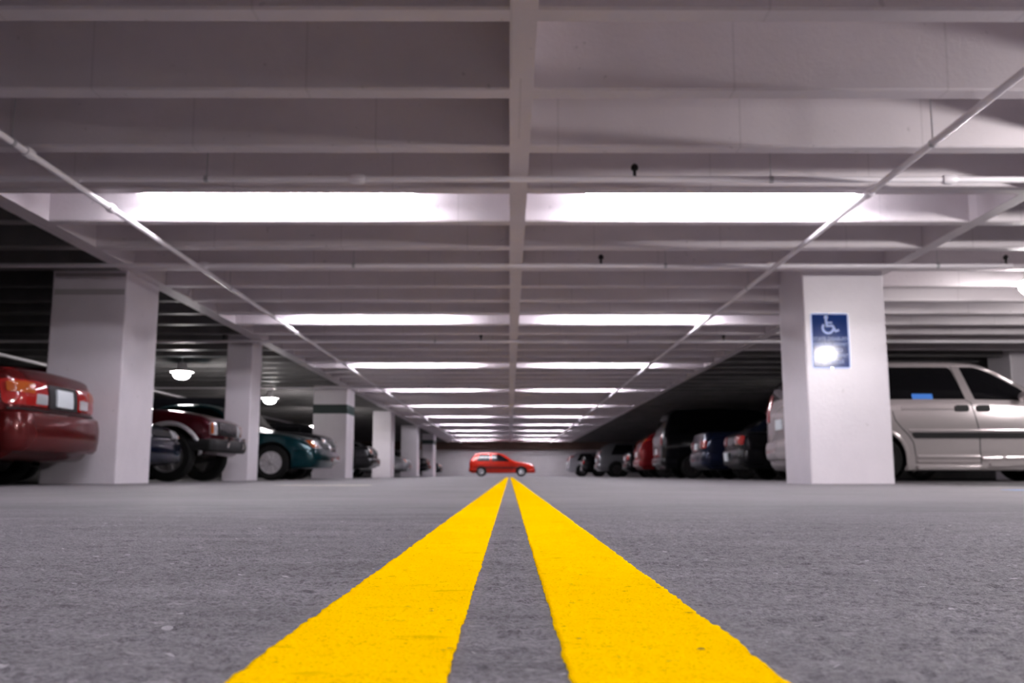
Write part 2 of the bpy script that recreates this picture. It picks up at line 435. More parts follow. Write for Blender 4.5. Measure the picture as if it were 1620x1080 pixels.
# ------------------------------------------------------------------ bowl lamps in the parking bays
def bowl_proto():
    root = empty('pendant_light')
    MB().tube([(0,0,.16), (0,0,.75)], .012, 8).build('stem', M['steel'], root)
    MB().lathe([(0,.18),(.06,.18),(.085,.15),(.09,.06),(.12,.03),(.215,.0),(.22,-.012),(.12,-.006),(0,-.006)], 28).build('reflector', M['enamel'], root, sm=.6)
    MB().lathe([(.125,-.006),(.15,-.03),(.15,-.075),(.11,-.12),(.05,-.14),(0,-.145)], 28).build('refractor', M['bowl'], root, sm=1)
    return root
bw = bowl_proto(); first = True
for xl, yl, zl, kind, lab in ((5.76, 9.85, 2.19, 'bowl_bright', 'round bowl lamp glowing above the champagne minivan'),
                    (8.75, 10.75, 2.1, 'bowl_added', 'added bowl lamp out of view that brightens the champagne minivan'),  # unseen lamp added to brighten the flank of the minivan
                    (5.14, 4.5, 2.08, 'bowl', 'round bowl lamp near the viewer beyond the sign column'),
                    (-6.25, 17.4, 2.04, 'bowl_soft', 'round bowl lamp glowing above the maroon off-roader'),
                    (-6.15, 23.5, 2.04, 'bowl_soft', 'round bowl lamp glowing above the teal car'),
                    (-6.1, 29.6, 2.04, 'bowl_soft', 'round bowl lamp behind the column with the green band'),
                    (6.6, 20.9, 2.08, 'bowl_dim', 'round bowl lamp hidden behind the sign column')):
    o = bw if first else copy_tree(bw); first = False
    for ch in o.children:
        if ch.name.startswith('refractor'): ch.data = ch.data.copy(); ch.data.materials[0] = M[kind]
    o.location = (xl, yl, zl); tag(o, lab, 'lamp', 'bowl lamps in the parking bays')
tag(MB().tube([(5.55, 9.72, 2.70), (5.56, 9.72, 2.6), (5.6, 9.74, 2.5), (5.68, 9.78, 2.40), (5.72, 9.82, 2.37)], .014, 8).build('ceiling_conduit', M['pipe'], sm=.8),
    'short bent white conduit beside the bowl lamp above the minivan', 'conduit')

# ------------------------------------------------------------------ wheelchair sign
def rpoly(pts, r=.03, n=4):
    out = []; N = len(pts)
    for i in range(N):
        p = Vector(pts[i]).to_2d(); a = Vector(pts[i-1]).to_2d(); b = Vector(pts[(i+1) % N]).to_2d()
        rr = r[i] if isinstance(r, (list, tuple)) else r
        da = (a-p); db = (b-p); ra = min(rr, da.length*.45); rb = min(rr, db.length*.45)
        if rr <= 0: out.append(tuple(p)); continue
        A = p + da.normalized()*ra; B = p + db.normalized()*rb
        for k in range(n+1):
            t = k/n; q = A*(1-t)**2 + p*2*t*(1-t) + B*t*t; out.append((q.x, q.y))
    return out
def plate2d(poly, y0, y1, sub=0):
    b = MB(); n = len(poly)
    V = [(p[0], y0, p[1]) for p in poly] + [(p[0], y1, p[1]) for p in poly]
    b.add(V, [tuple(range(n)), tuple(range(2*n-1, n-1, -1))] + [(i, (i+1) % n, n+(i+1) % n, n+i) for i in range(n)])
    return b
def ribbon2d(b, pts, w, y0, y1, cap=True):
    pts = [Vector(p) for p in pts]; L = []; R = []
    for i, p in enumerate(pts):
        a = pts[max(i-1,0)]; c = pts[min(i+1,len(pts)-1)]; t = (c-a).normalized(); nrm = Vector((-t.y, t.x))
        L.append(p+nrm*w/2); R.append(p-nrm*w/2)
    n = len(pts); V = [(q.x, y0, q.y) for q in L] + [(q.x, y0, q.y) for q in R] + [(q.x, y1, q.y) for q in L] + [(q.x, y1, q.y) for q in R]
    Fc = []
    for i in range(n-1):
        Fc += [(i, i+1, n+i+1, n+i), (2*n+i, 3*n+i, 3*n+i+1, 2*n+i+1), (i, 2*n+i, 2*n+i+1, i+1), (n+i, n+i+1, 3*n+i+1, 3*n+i)]
    Fc += [(0, n, 3*n, 2*n), (n-1, 3*n-1, 4*n-1, 2*n-1)]
    b.add(V, Fc); return b
p0 = at(1279.5, 494, YC); p1 = at(1347.5, 584.5, YC)
SW, SH = (p1.x-p0.x), (p0.z-p1.z)
sign = empty('parking_sign', ((p0.x+p1.x)/2, YC-.008, (p0.z+p1.z)/2))
tag(sign, 'blue and white metal wheelchair parking sign fixed to the big white column', 'sign')
def rect(w, h, r): return rpoly([(-w/2,-h/2),(w/2,-h/2),(w/2,h/2),(-w/2,h/2)], r, 6)
plate2d(rect(SW, SH, .04), 0, .004).build('panel', M['signedge'], sign)
plate2d(rect(SW-.022, SH-.022, .036), -.0012, -.0002).build('border', M['signwhite'], sign)
# slightly bowed blue face so it catches the lamp
fw, fh = SW-.052, SH-.052
poly = rect(fw, fh, .012)
face = MB(); nx, nz = 24, 30; V = []; Fc = []
for j in range(nz+1):
    for i in range(nx+1):
        u = i/nx*2-1; v = j/nz*2-1
        V.append((u*fw/2, -.0016 - .0004*(1-u*u)*(1-v*v), v*fh/2))
for j in range(nz):
    for i in range(nx): q = j*(nx+1)+i; Fc.append((q, q+1, q+nx+2, q+nx+1))
face.add(V, Fc)
bme = face.mesh('blue_field'); smooth(bme)
link('blue_field', bme, M['blue'], sign)
FYs = -.0034
sy = MB(); u = SH/100.0; cx, cz = 0, 22*u
arc = lambda c, r, a0, a1, n=20: [(c[0]+r*math.cos(math.radians(a0+(a1-a0)*k/n)), c[1]+r*math.sin(math.radians(a0+(a1-a0)*k/n))) for k in range(n+1)]
hd = (-6*u, 41*u)
sy.add([(hd[0]+3.6*u*math.cos(2*PI*k/20), FYs, hd[1]+3.6*u*math.sin(2*PI*k/20)) for k in range(20)] +
       [(hd[0]+3.6*u*math.cos(2*PI*k/20), FYs+.001, hd[1]+3.6*u*math.sin(2*PI*k/20)) for k in range(20)],
       [tuple(range(20)), tuple(range(39, 19, -1))] + [(k, (k+1) % 20, 20+(k+1) % 20, 20+k) for k in range(20)])
ribbon2d(sy, [(-6.2*u, 37.5*u), (-5.2*u, 26*u), (5*u, 26*u), (10*u, 16.5*u), (15.5*u, 19*u)], 4.6*u, FYs, FYs+.001)
ribbon2d(sy, [(-5.6*u, 31.5*u), (4.5*u, 31.5*u)], 3.2*u, FYs, FYs+.001)
ribbon2d(sy, arc((-3.2*u, 22.5*u), 9.2*u, 140, 352, 26), 4.0*u, FYs, FYs+.001)
sy.build('wheelchair_symbol', M['signwhite'], sign)
for i, tx in enumerate(('STATE DISABLED', 'PARKING PERMIT', 'REQUIRED', 'DISPLAY PERMIT', 'IN VEHICLE')):
    cu = bpy.data.curves.new('lettering', 'FONT'); cu.body = tx; cu.align_x = 'CENTER'; cu.align_y = 'CENTER'; cu.size = 8.6*u; cu.extrude = .0004
    cu.space_character = 1.0
    o = bpy.data.objects.new('lettering', cu); COL.objects.link(o); o.parent = sign
    o.rotation_euler = (PI/2, 0, 0); o.location = (0, FYs, (3.2 - i*9.9)*u); cu.materials.append(M['signwhite'])
    bpy.context.view_layer.update()
    if o.dimensions.x > fw*.96: s = fw*.96/o.dimensions.x; o.scale = (s, 1, 1)
    me = bpy.data.meshes.new_from_object(o.evaluated_get(bpy.context.evaluated_depsgraph_get()))
    q = link('lettering', me, None, sign, tuple(o.location)); q.rotation_euler = (PI/2, 0, 0); q.scale = o.scale
    bpy.data.objects.remove(o)
for z in (SH/2-.014, -SH/2+.014):
    MB().lathe([(0,-.006),(.008,-.006),(.011,0)], 12, (0, -.002, z), 'Y').build('bolt', M['chrome'], sign)

# ------------------------------------------------------------------ cars
def pchip(xk, yk, x):
    xk = np.asarray(xk, float); yk = np.asarray(yk, float); h = np.diff(xk); d = np.diff(yk)/h
    m = np.zeros(len(xk)); m[0] = d[0]; m[-1] = d[-1]
    for i in range(1, len(xk)-1):
        if d[i-1]*d[i] > 0:
            w1 = 2*h[i]+h[i-1]; w2 = h[i]+2*h[i-1]; m[i] = (w1+w2)/(w1/d[i-1]+w2/d[i])
    i = np.clip(np.searchsorted(xk, x)-1, 0, len(h)-1); t = (x-xk[i])/h[i]
    return ((1+2*t)*(1-t)**2*yk[i] + t*(1-t)**2*h[i]*m[i] + t*t*(3-2*t)*yk[i+1] + t*t*(t-1)*h[i]*m[i+1])

def section(zb, zs, zt, ws, wt):
    g = zt-zs; d = zs-zb
    P = [(0, zb), (ws*.78, zb), (ws*.95, zb+.035), (ws*.962, zb+.28*d), (ws, zb+.60*d), (ws*.985, zb+.86*d), (ws*.955, zs+.01),
         (wt+(ws*.945-wt)*.52, zs+.48*g), (wt*1.0+.01, zt-.14*g-.012), (wt*.93, zt-.03*g-.004), (wt*.55, zt+.004), (0, zt+.012)]
    P = np.array(P); out = []
    for i in range(len(P)-1):
        a = P[max(i-1, 0)]; b = P[i]; c = P[i+1]; e = P[min(i+2, len(P)-1)]
        if i == len(P)-2: e = np.array([-P[-2][0], P[-2][1]])
        for k in range(4):
            t = k/4; out.append(.5*((2*b)+(c-a)*t+(2*a-5*b+4*c-e)*t*t+(3*b-a-3*c+e)*t**3))
    out.append(P[-1]); return np.array(out)

def resample(poly, step):
    out = []; n = len(poly)
    for i in range(n):
        a = Vector(poly[i]); b = Vector(poly[(i+1) % n]); k = max(1, int((b-a).length/step))
        for j in range(k): q = a.lerp(b, j/k); out.append((q.x, q.y))
    return out

class Car:
    def __init__(s, name, label, cat, stations, wheels, body, wr=.31, ra=.37, ns=90, group=None):
        s.root = empty(name); tag(s.root, label, cat, group)
        st = np.array(stations, float); s.L = st[-1, 0]; s.W = st[:, 4].max(); s.wheels = wheels; s.wr = wr
        xs_ = np.unique(np.concatenate([np.linspace(0, s.L, ns), st[:, 0]]))
        cols = [pchip(st[:, 0], st[:, k], xs_) for k in range(1, 6)]
        V = []; Fc = []; m = None
        for i, xx in enumerate(xs_):
            S = section(*[c[i] for c in cols])
            ring = [(xx, -p[0], p[1]) for p in S] + [(xx, p[0], p[1]) for p in S[-2:0:-1]]
            m = len(ring); V += ring
        for i in range(len(xs_)-1):
            for k in range(m):
                k2 = (k+1) % m; Fc.append((i*m+k, i*m+k2, (i+1)*m+k2, (i+1)*m+k))
        for i in (0, len(xs_)-1):                      # end caps, bulged a little
            c = len(V); sg = -1 if i == 0 else 1
            base = np.array(V[i*m:(i+1)*m]); cen = base.mean(0)
            prev = list(range(i*m, (i+1)*m))
            for f, bulge in ((.8, .018), (.45, .032)):
                cur = []
                for q in base: 
                    w = cen + (q-cen)*f; cur.append(len(V)); V.append((w[0]+sg*bulge, w[1], w[2]))
                for k in range(m): Fc.append((prev[k], cur[k], cur[(k+1) % m], prev[(k+1) % m]))
                prev = cur
            V.append((cen[0]+sg*.036, cen[1], cen[2])); c = len(V)-1
            for k in range(m): Fc.append((prev[k], c, prev[(k+1) % m]))
        V = [(v[0]-s.L/2, v[1], v[2]) for v in V]
        mb = MB().add(V, Fc); me = mb.mesh('body')
        s.bvh = BVHTree.FromPolygons([tuple(v.co) for v in me.vertices], [tuple(p.vertices) for p in me.polygons])
        o = bpy.data.objects.new('body', me); COL.objects.link(o); me.materials.append(body); me.materials.append(M['black'])
        cuts = []
        cm = MB()
        for wx in wheels:
            for sd in (-1, 1):
                cm.tube([(wx-s.L/2, sd*(s.W-.27), wr+.005), (wx-s.L/2, sd*(s.W+.3), wr+.005)], ra, 28)
        co = bpy.data.objects.new('cutter', cm.mesh('cutter')); COL.objects.link(co)
        md = o.modifiers.new('b', 'BOOLEAN'); md.operation = 'DIFFERENCE'; md.object = co; md.solver = 'EXACT'
        dg = bpy.context.evaluated_depsgraph_get()
        nm = bpy.data.meshes.new_from_object(o.evaluated_get(dg))
        bpy.data.objects.remove(co); bpy.data.objects.remove(o)
        for p in nm.polygons:
            c = p.center
            for wx in wheels:
                if math.hypot(c.x-(wx-s.L/2), c.z-wr-.005) < ra+.002 and abs(c.y) > s.W-.3 and (abs(p.normal.y) > .8 and abs(c.y) < s.W-.2 or abs(p.normal.y) < .25 and math.hypot(c.x-(wx-s.L/2), c.z-wr-.005) > ra*.9):
                    p.material_index = 1
        smooth(nm, .7)
        s.body = link('body', nm, None, s.root)
    def hit(s, a, b, ax):
        a0 = a - s.L/2 if ax in 'LRT' else a
        org, d = {'L': ((a0, 4, b), (0,-1,0)), 'R': ((a0, -4, b), (0,1,0)), 'F': ((6, a, b), (-1,0,0)), 'B': ((-6, a, b), (1,0,0)), 'T': ((a0, b, 5), (0,0,-1))}[ax]
        h = s.bvh.ray_cast(Vector(org), Vector(d))
        if h[0] is None:
            q = Vector(org) + Vector(d)*(4-s.W if ax in 'LR' else 6-s.L/2 if ax in 'FB' else 4)
            h = s.bvh.find_nearest(q)
        n = h[1]
        if n.dot(Vector(d)) > 0: n = -n
        return h[0], n
    def patch(s, name, poly, ax, m, off=.006, thick=.03, step=.05, parent=None, bulge=0):
        pl = resample(poly, step); n = len(pl); c = np.mean(pl, 0)
        rings = (1, .75, .5, .25); V = []; Fc = []
        for f in rings:
            for p in pl:
                q = c + (np.array(p)-c)*f; h, nr = s.hit(q[0], q[1], ax); V.append(h + nr*(off + bulge*(1-f*f)))
        h, nr = s.hit(c[0], c[1], ax); V.append(h + nr*(off+bulge)); ci = len(V)-1
        for r in range(len(rings)-1):
            for k in range(n): k2 = (k+1) % n; Fc.append((r*n+k, r*n+k2, (r+1)*n+k2, (r+1)*n+k))
        b = (len(rings)-1)*n
        for k in range(n): Fc.append((b+k, b+(k+1) % n, ci))
        e = len(V)
        for p in pl:
            h, nr = s.hit(p[0], p[1], ax); V.append(h + nr*(off-thick))
        for k in range(n): k2 = (k+1) % n; Fc.append((k2, k, e+k, e+k2))
        return MB().add(V, Fc).build(name, m, parent or s.root, sm=.7)
    def strip(s, name, pts, ax, m, w=.012, t=.006, step=.06, parent=None, below=.012):
        P = []
        for i in range(len(pts)-1):
            a = Vector(pts[i]); b = Vector(pts[i+1]); k = max(1, int((b-a).length/step))
            P += [a.lerp(b, j/k) for j in range(k)]
        P.append(Vector(pts[-1])); V = []; Fc = []
        for i, p in enumerate(P):
            a = P[max(i-1,0)]; c = P[min(i+1,len(P)-1)]; tt = (c-a).normalized(); nr2 = Vector((-tt.y, tt.x))*w/2
            for off, k in ((-below, 1), (t*.7, 1), (t, .6), (t, -.6), (t*.7, -1), (-below, -1)):
                q = p + nr2*k; h, nr = s.hit(q.x, q.y, ax); V.append(h + nr*off)
        for i in range(len(P)-1):
            for k in range(5): Fc.append((i*6+k, i*6+k+1, i*6+7+k, i*6+6+k))
        Fc += [(5,4,3,2,1,0), tuple((len(P)-1)*6+k for k in range(6))]
        return MB().add(V, Fc).build(name, m, parent or s.root, sm=.7)
    def bumper(s, end, z0, z1, ext, m, wrap=.5, rad=.12, label=None, name=None):
        """rounded bar that wraps round one end of the car"""
        sg = 1 if end == 'F' else -1
        x1 = s.L/2+.012+ext; hw = s.W*.965+.012
        path = [(x1-wrap, hw)] + [(x1-rad-.03 + rad*math.sin(q), hw-rad*1.4 + rad*1.4*math.cos(q)) for q in np.linspace(0, PI/2, 7)]
        path += [(x1, hw*.4), (x1+.012, 0)]
        path = path + [(a, -b) for a, b in path[-2::-1]]
        zc = (z0+z1)/2; hh = (z1-z0)/2; V = []; Fc = []
        prof = [(-.16, -hh), (-.03, -hh), (.0, -hh*.8), (.012, -hh*.25), (.012, hh*.35), (-.005, hh*.85), (-.04, hh), (-.16, hh)]
        n = len(prof)
        for i, (a, b) in enumerate(path):
            pa = Vector(path[max(i-1,0)]); pc = Vector(path[min(i+1,len(path)-1)]); t = (pc-pa).normalized(); nr = Vector((-t.y, t.x))
            if nr.dot(Vector((a-(s.L/2-1.0), b))) < 0: nr = -nr
            for o_, z in prof: q = Vector((a, b)) + nr*o_; V.append((sg*q.x, q.y, zc+z))
        for i in range(len(path)-1):
            for k in range(n): k2 = (k+1) % n; Fc.append((i*n+k, i*n+k2, (i+1)*n+k2, (i+1)*n+k))
        Fc += [tuple(range(n)), tuple((len(path)-1)*n+k for k in range(n))]
        o = MB().add(V, Fc).build(name or 'bumper', m, s.root, sm=.7)
        if label: o['label'] = label
        return o
    def add_wheels(s, rim=None, spokes=7, w=.19):
        rim = rim or M['alloy']; r = s.wr
        tm = MB().lathe([(r*.62,-w/2+.01),(r*.66,-w/2),(r*.9,-w/2),(r*.98,-w/2+.03),(r,-w/4),(r,w/4),(r*.98,w/2-.03),(r*.9,w/2),(r*.66,w/2),(r*.62,w/2-.01),(r*.62,-w/2+.01)], 32, axis='Y').mesh('wheel', .6)
        tm.materials.append(M['rubber'])
        b = MB().lathe([(r*.66,-w/2+.004),(r*.60,-w/2+.006),(r*.57,-w/2+.035),(r*.2,-w/2+.04),(r*.17,-w/2+.012),(r*.10,-w/2+.004),(0,-w/2+.002)], 32, axis='Y')
        for k in range(spokes):
            q = 2*PI*k/spokes; c, sn = math.cos(q), math.sin(q); pts = []
            for rr, hw_ in ((r*.12, r*.07), (r*.6, r*.09)):
                for sd in (-1, 1):
                    for yy in (-w/2+.008, -w/2+.045): pts.append((rr*c - sd*hw_*sn, yy, rr*sn + sd*hw_*c))
            b.add(pts, [(0,1,3,2),(4,6,7,5),(0,2,6,4),(1,5,7,3),(0,4,5,1),(2,3,7,6)])
        rm = b.mesh('rim', .6); rm.materials.append(rim)
        for wx in s.wheels:
            for sd in (-1, 1):
                o = link('wheel', tm, None, s.root, (wx-s.L/2, sd*(s.W-.10), r))
                if sd > 0: o.rotation_euler = (0, 0, PI)
                link('rim', rm, None, o)
    def place(s, xend, ynear, heading, rear_at=True):
        """heading +1: nose towards +x; the near flank lies at y = ynear; xend is the x of the end facing the aisle"""
        s.root.rotation_euler = (0, 0, 0 if heading > 0 else PI)
        # xend = rear for heading +1 with rear_at, nose otherwise
        if heading > 0: cx = xend + s.L/2 if rear_at else xend - s.L/2
        else: cx = xend - s.L/2 if rear_at else xend + s.L/2
        s.root.location = (cx, ynear + s.W, 0)
        return s
    def sides(s, name, poly, m, **k):
        return [s.patch(name, poly, ax, m, **k) for ax in 'LR']
    def mirror(s, x, z, m):
        for sd in (-1, 1):
            b = MB().lathe([(0,-.09),(.05,-.085),(.075,-.04),(.08,.04),(.06,.085),(0,.09)], 14, (0,0,0), 'Y')
            me = b.mesh('side_mirror', .8); o = link('side_mirror', me, m, s.root, (x-s.L/2, sd*(s.W+.07), z)); o.scale = (.7, 1, .85)

def sedan_st(L, W, H=1.40, hood=.90, deck=1.00, zb=.20, cowl=.68, ww=None, deckx=.20, nose=.62, tail=.80):
    w = W/2
    return [(0, zb+.14, tail-.06, tail+.02, w*.80, w*.66), (.05, zb+.05, tail, deck-.05, w*.90, w*.76), (.16, zb, tail+.06, deck-.012, w*.965, w*.82),
            (L*deckx, zb, deck-.08, deck, w, w*.83), (L*(deckx+.035), zb, deck-.075, deck+.03, w, w*.80), (L*(deckx+.15), zb, deck-.07, H-.06, w, w*.66), (L*(deckx+.22), zb, deck-.075, H-.005, w, w*.645), (L*.50, zb, deck-.09, H, w, w*.65),
            (L*.565, zb, deck-.10, H-.045, w, w*.66), (L*cowl, zb, hood-.035, hood+.07, w, w*.80), (L*(cowl+.03), zb, hood-.045, hood+.022, w*.995, w*.83), (L*.86, zb, hood-.10, hood-.05, w*.975, w*.80),
            (L-.14, zb+.02, nose+.03, nose+.12, w*.92, w*.76), (L-.04, zb+.05, nose-.02, nose+.05, w*.85, w*.68), (L, zb+.14, nose-.08, nose-.02, w*.74, w*.58)]
def wagon_st(L, W, H=1.70, hood=1.0, belt=1.05, zb=.24, cowl=.70, nose=.72, rake=.16, topw=.72):
    w = W/2
    return [(0, zb+.16, belt-.12, belt-.02, w*.86, w*.78), (.04, zb+.06, belt-.06, belt+.06, w*.93, w*.80), (.10, zb, belt-.02, belt+.22, w*.97, w*.79),
            (rake*L*.55, zb, belt, H-.14, w*.99, w*.74), (rake*L, zb, belt, H-.02, w, w*topw), (L*.34, zb, belt, H, w, w*topw), (L*.50, zb, belt-.01, H-.012, w, w*topw),
            (L*.565, zb, belt-.02, H-.07, w, w*(topw+.005)), (L*cowl, zb, hood-.02, hood+.07, w, w*.82), (L*(cowl+.03), zb, hood-.04, hood+.02, w*.995, w*.84), (L*.87, zb, hood-.07, hood-.025, w*.975, w*.82),
            (L-.13, zb+.02, nose+.10, nose+.19, w*.93, w*.80), (L-.04, zb+.05, nose+.02, nose+.10, w*.87, w*.74), (L, zb+.14, nose-.06, nose+.02, w*.78, w*.66)]

def glaze_sedan(c, L, H, deck, hood, cowl=.68, deckx=.20):
    b = deck-.045; t = H-.075
    c.sides('window', rpoly([(L*(deckx+.09), b), (L*.475, b-.01), (L*.475, t), (L*(deckx+.175), t-.02)], .05), M['glass'])
    c.sides('window', rpoly([(L*.492, b-.012), (L*(cowl-.035), b-.05), (L*.60, t-.14), (L*.555, t-.02), (L*.492, t)], .05), M['glass'])
    w = c.W
    c.patch('rear_window', rpoly([(-w*.70, deck+.06), (w*.70, deck+.06), (w*.55, H-.09), (-w*.55, H-.09)], .06), 'B', M['glass'])
    c.patch('windscreen', rpoly([(-w*.76, hood+.10), (w*.76, hood+.10), (w*.56, H-.08), (-w*.56, H-.08)], .06), 'F', M['glass'])
    c.mirror(L*(cowl-.06), deck, M['black'])
def glaze_wagon(c, L, H, belt, hood, cowl=.70, rake=.16, pillars=(.36, .53)):
    b = belt+.045; t = H-.13; a, d = pillars
    c.sides('window', rpoly([(L*(rake*.62)+.12, b), (L*a-.03, b), (L*a-.03, t), (L*rake+.10, t)], .05), M['glass'])
    c.sides('window', rpoly([(L*a+.03, b), (L*d-.03, b), (L*d-.05, t), (L*a+.03, t)], .05), M['glass'])
    c.sides('window', rpoly([(L*d+.03, b), (L*(cowl-.035), b-.03), (L*.605, t-.16), (L*.565, t-.03), (L*d+.01, t)], .05), M['glass'])
    w = c.W
    c.patch('rear_window', rpoly([(-w*.72, belt+.10), (w*.72, belt+.10), (w*.62, H-.16), (-w*.62, H-.16)], .06), 'B', M['glass'])
    c.patch('windscreen', rpoly([(-w*.78, hood+.11), (w*.78, hood+.11), (w*.64, H-.09), (-w*.64, H-.09)], .06), 'F', M['glass'])
    c.mirror(L*(cowl-.06), belt+.06, M['black'])
def rear_lamps(c, z0, z1, yi, yo, m=None, amber=False, white=True):
    for s in (-1, 1):
        o = c.patch('tail_light', rpoly([(s*yi, z0), (s*yo, z0), (s*yo, z1), (s*yi, z1)], .03), 'B', m or M['red_lens'], .014, .05, bulge=.008)
        zm = (z0+z1)/2
        if amber: c.patch('indicator_lens', rpoly([(s*(yi+(yo-yi)*.45), zm), (s*(yo-.02), zm), (s*(yo-.02), z1-.02), (s*(yi+(yo-yi)*.45), z1-.02)], .02), 'B', M['amber'], .024, .02, parent=o)
        if white: c.patch('reversing_lens', rpoly([(s*(yi+.02), z0+.02), (s*(yi+(yo-yi)*.4), z0+.02), (s*(yi+(yo-yi)*.4), zm), (s*(yi+.02), zm)], .015), 'B', M['clear'], .024, .02, parent=o)
def front_lamps(c, z0, z1, yi, yo, amber=.25):
    for s in (-1, 1):
        o = c.patch('headlight', rpoly([(s*yi, z0), (s*yo, z0), (s*yo, z1), (s*yi, z1)], .03), 'F', M['clear'], .014, .05, bulge=.012)
        if amber:
            ya = yo-(yo-yi)*amber
            c.patch('indicator_lens', rpoly([(s*ya, z0+.01), (s*(yo-.005), z0+.01), (s*(yo-.005), z1-.01), (s*ya, z1-.01)], .015), 'F', M['amber'], .026, .03, parent=o)
def plate(c, ax, z, m=None, off=.02):
    o = c.patch('license_plate', rpoly([(-.155, z-.078), (.155, z-.078), (.155, z+.078), (-.155, z+.078)], .012), ax, m or M['plate'], off, .03)
    return o
def door_kit(c, L, seams, zb, zt, hz, hm, handles):
    for x in seams: c.strip('door_gap', [(x-.02, zb+.06), (x, zb+.3), (x, zt)], 'R', M['black'], .012, .0025)
    for x in seams: c.strip('door_gap', [(x-.02, zb+.06), (x, zb+.3), (x, zt)], 'L', M['black'], .012, .0025)
    for x in handles:
        for ax in 'LR': c.patch('door_handle', rpoly([(x-.09, hz-.022), (x+.09, hz-.022), (x+.09, hz+.022), (x-.09, hz+.022)], .018), ax, hm, .02, .03, step=.03)

# --- champagne minivan, side on (right of the sign column)
YV = 13.3
def vz(py): return at(1500, py, YV).z
def vx(px_, py=700): return at(px_, py, YV).x
XR = vx(1393) - 1.15                                     # tail of the van, hidden behind the column
def vl(px_, py=660): return vx(px_, py) - XR
Lv = 4.92; wv = .92; beltv = vz(634); Hv = 1.775
st = [(0, .40, beltv-.15, beltv-.02, wv*.88, wv*.80), (.04, .26, beltv-.06, beltv+.10, wv*.94, wv*.82), (.12, .16, beltv-.01, beltv+.34, wv*.975, wv*.80), (.34, .15, beltv, Hv-.10, wv*.99, wv*.76),
      (.6, .15, beltv, Hv-.02, wv, wv*.745), (1.6, .15, beltv, Hv, wv, wv*.745), (vl(1526), .15, beltv, Hv-.004, wv, wv*.74), (vl(1556), .15, beltv-.005, Hv-.02, wv, wv*.74), (vl(1585), .15, beltv-.02, Hv-.10, wv, wv*.745),
      (vl(1614), .15, beltv-.04, vz(597)+.02, wv, wv*.76), (3.72, .15, 1.07, 1.20, wv, wv*.83), (3.92, .16, 1.02, 1.11, wv*.995, wv*.85), (4.47, .18, .90, .98, wv*.96, wv*.82), (4.79, .22, .74, .84, wv*.90, wv*.76), (4.89, .26, .66, .74, wv*.84, wv*.7), (4.92, .36, .56, .62, wv*.76, wv*.6)]
champ = paint('champagne_paint', (.60, .545, .55), .6, .26)
van = Car('minivan', 'champagne silver minivan parked beyond the white column with the sign', 'minivan', st, (1.15, 4.92-.85), champ, .325, .385)
van.add_wheels(M['dark'], spokes=6)
gb = vz(631); gt = vz(578.5)
van.sides('window', rpoly([(.55, gb), (vl(1416)-.12, gb), (vl(1416)-.16, gt), (.68, gt)], .05), M['glass'])
sw = van.sides('window', rpoly([(vl(1416)-.06, gb), (vl(1529.5, 632), gb), (vl(1513, 579), gt), (vl(1416)-.09, gt)], [.03, .02, .07, .03]), M['glass'])
van.sides('window', rpoly([(vl(1546.5), gb), (vl(1640), gb-.02), (vl(1622, 610), vz(613)), (vl(1585), vz(589)), (vl(1560), gt), (vl(1528, 579), gt)], [.02, .02, .05, .06, .05, .02]), M['glass'])
van.patch('windscreen', rpoly([(-.72, 1.22), (.72, 1.22), (.60, Hv-.13), (-.60, Hv-.13)], .06), 'F', M['glass'])
van.patch('rear_window', rpoly([(-.70, beltv+.1), (.70, beltv+.1), (.62, Hv-.16), (-.62, Hv-.16)], .06), 'B', M['glass'])
o = van.patch('permit_sticker', rpoly([(vl(1447), vz(631)), (vl(1480), vz(631)), (vl(1480), vz(622.5)), (vl(1447), vz(622.5))], .012), 'R', M['permit'], .009, .004, parent=sw[1]); o['label'] = 'blue permit card in the window'
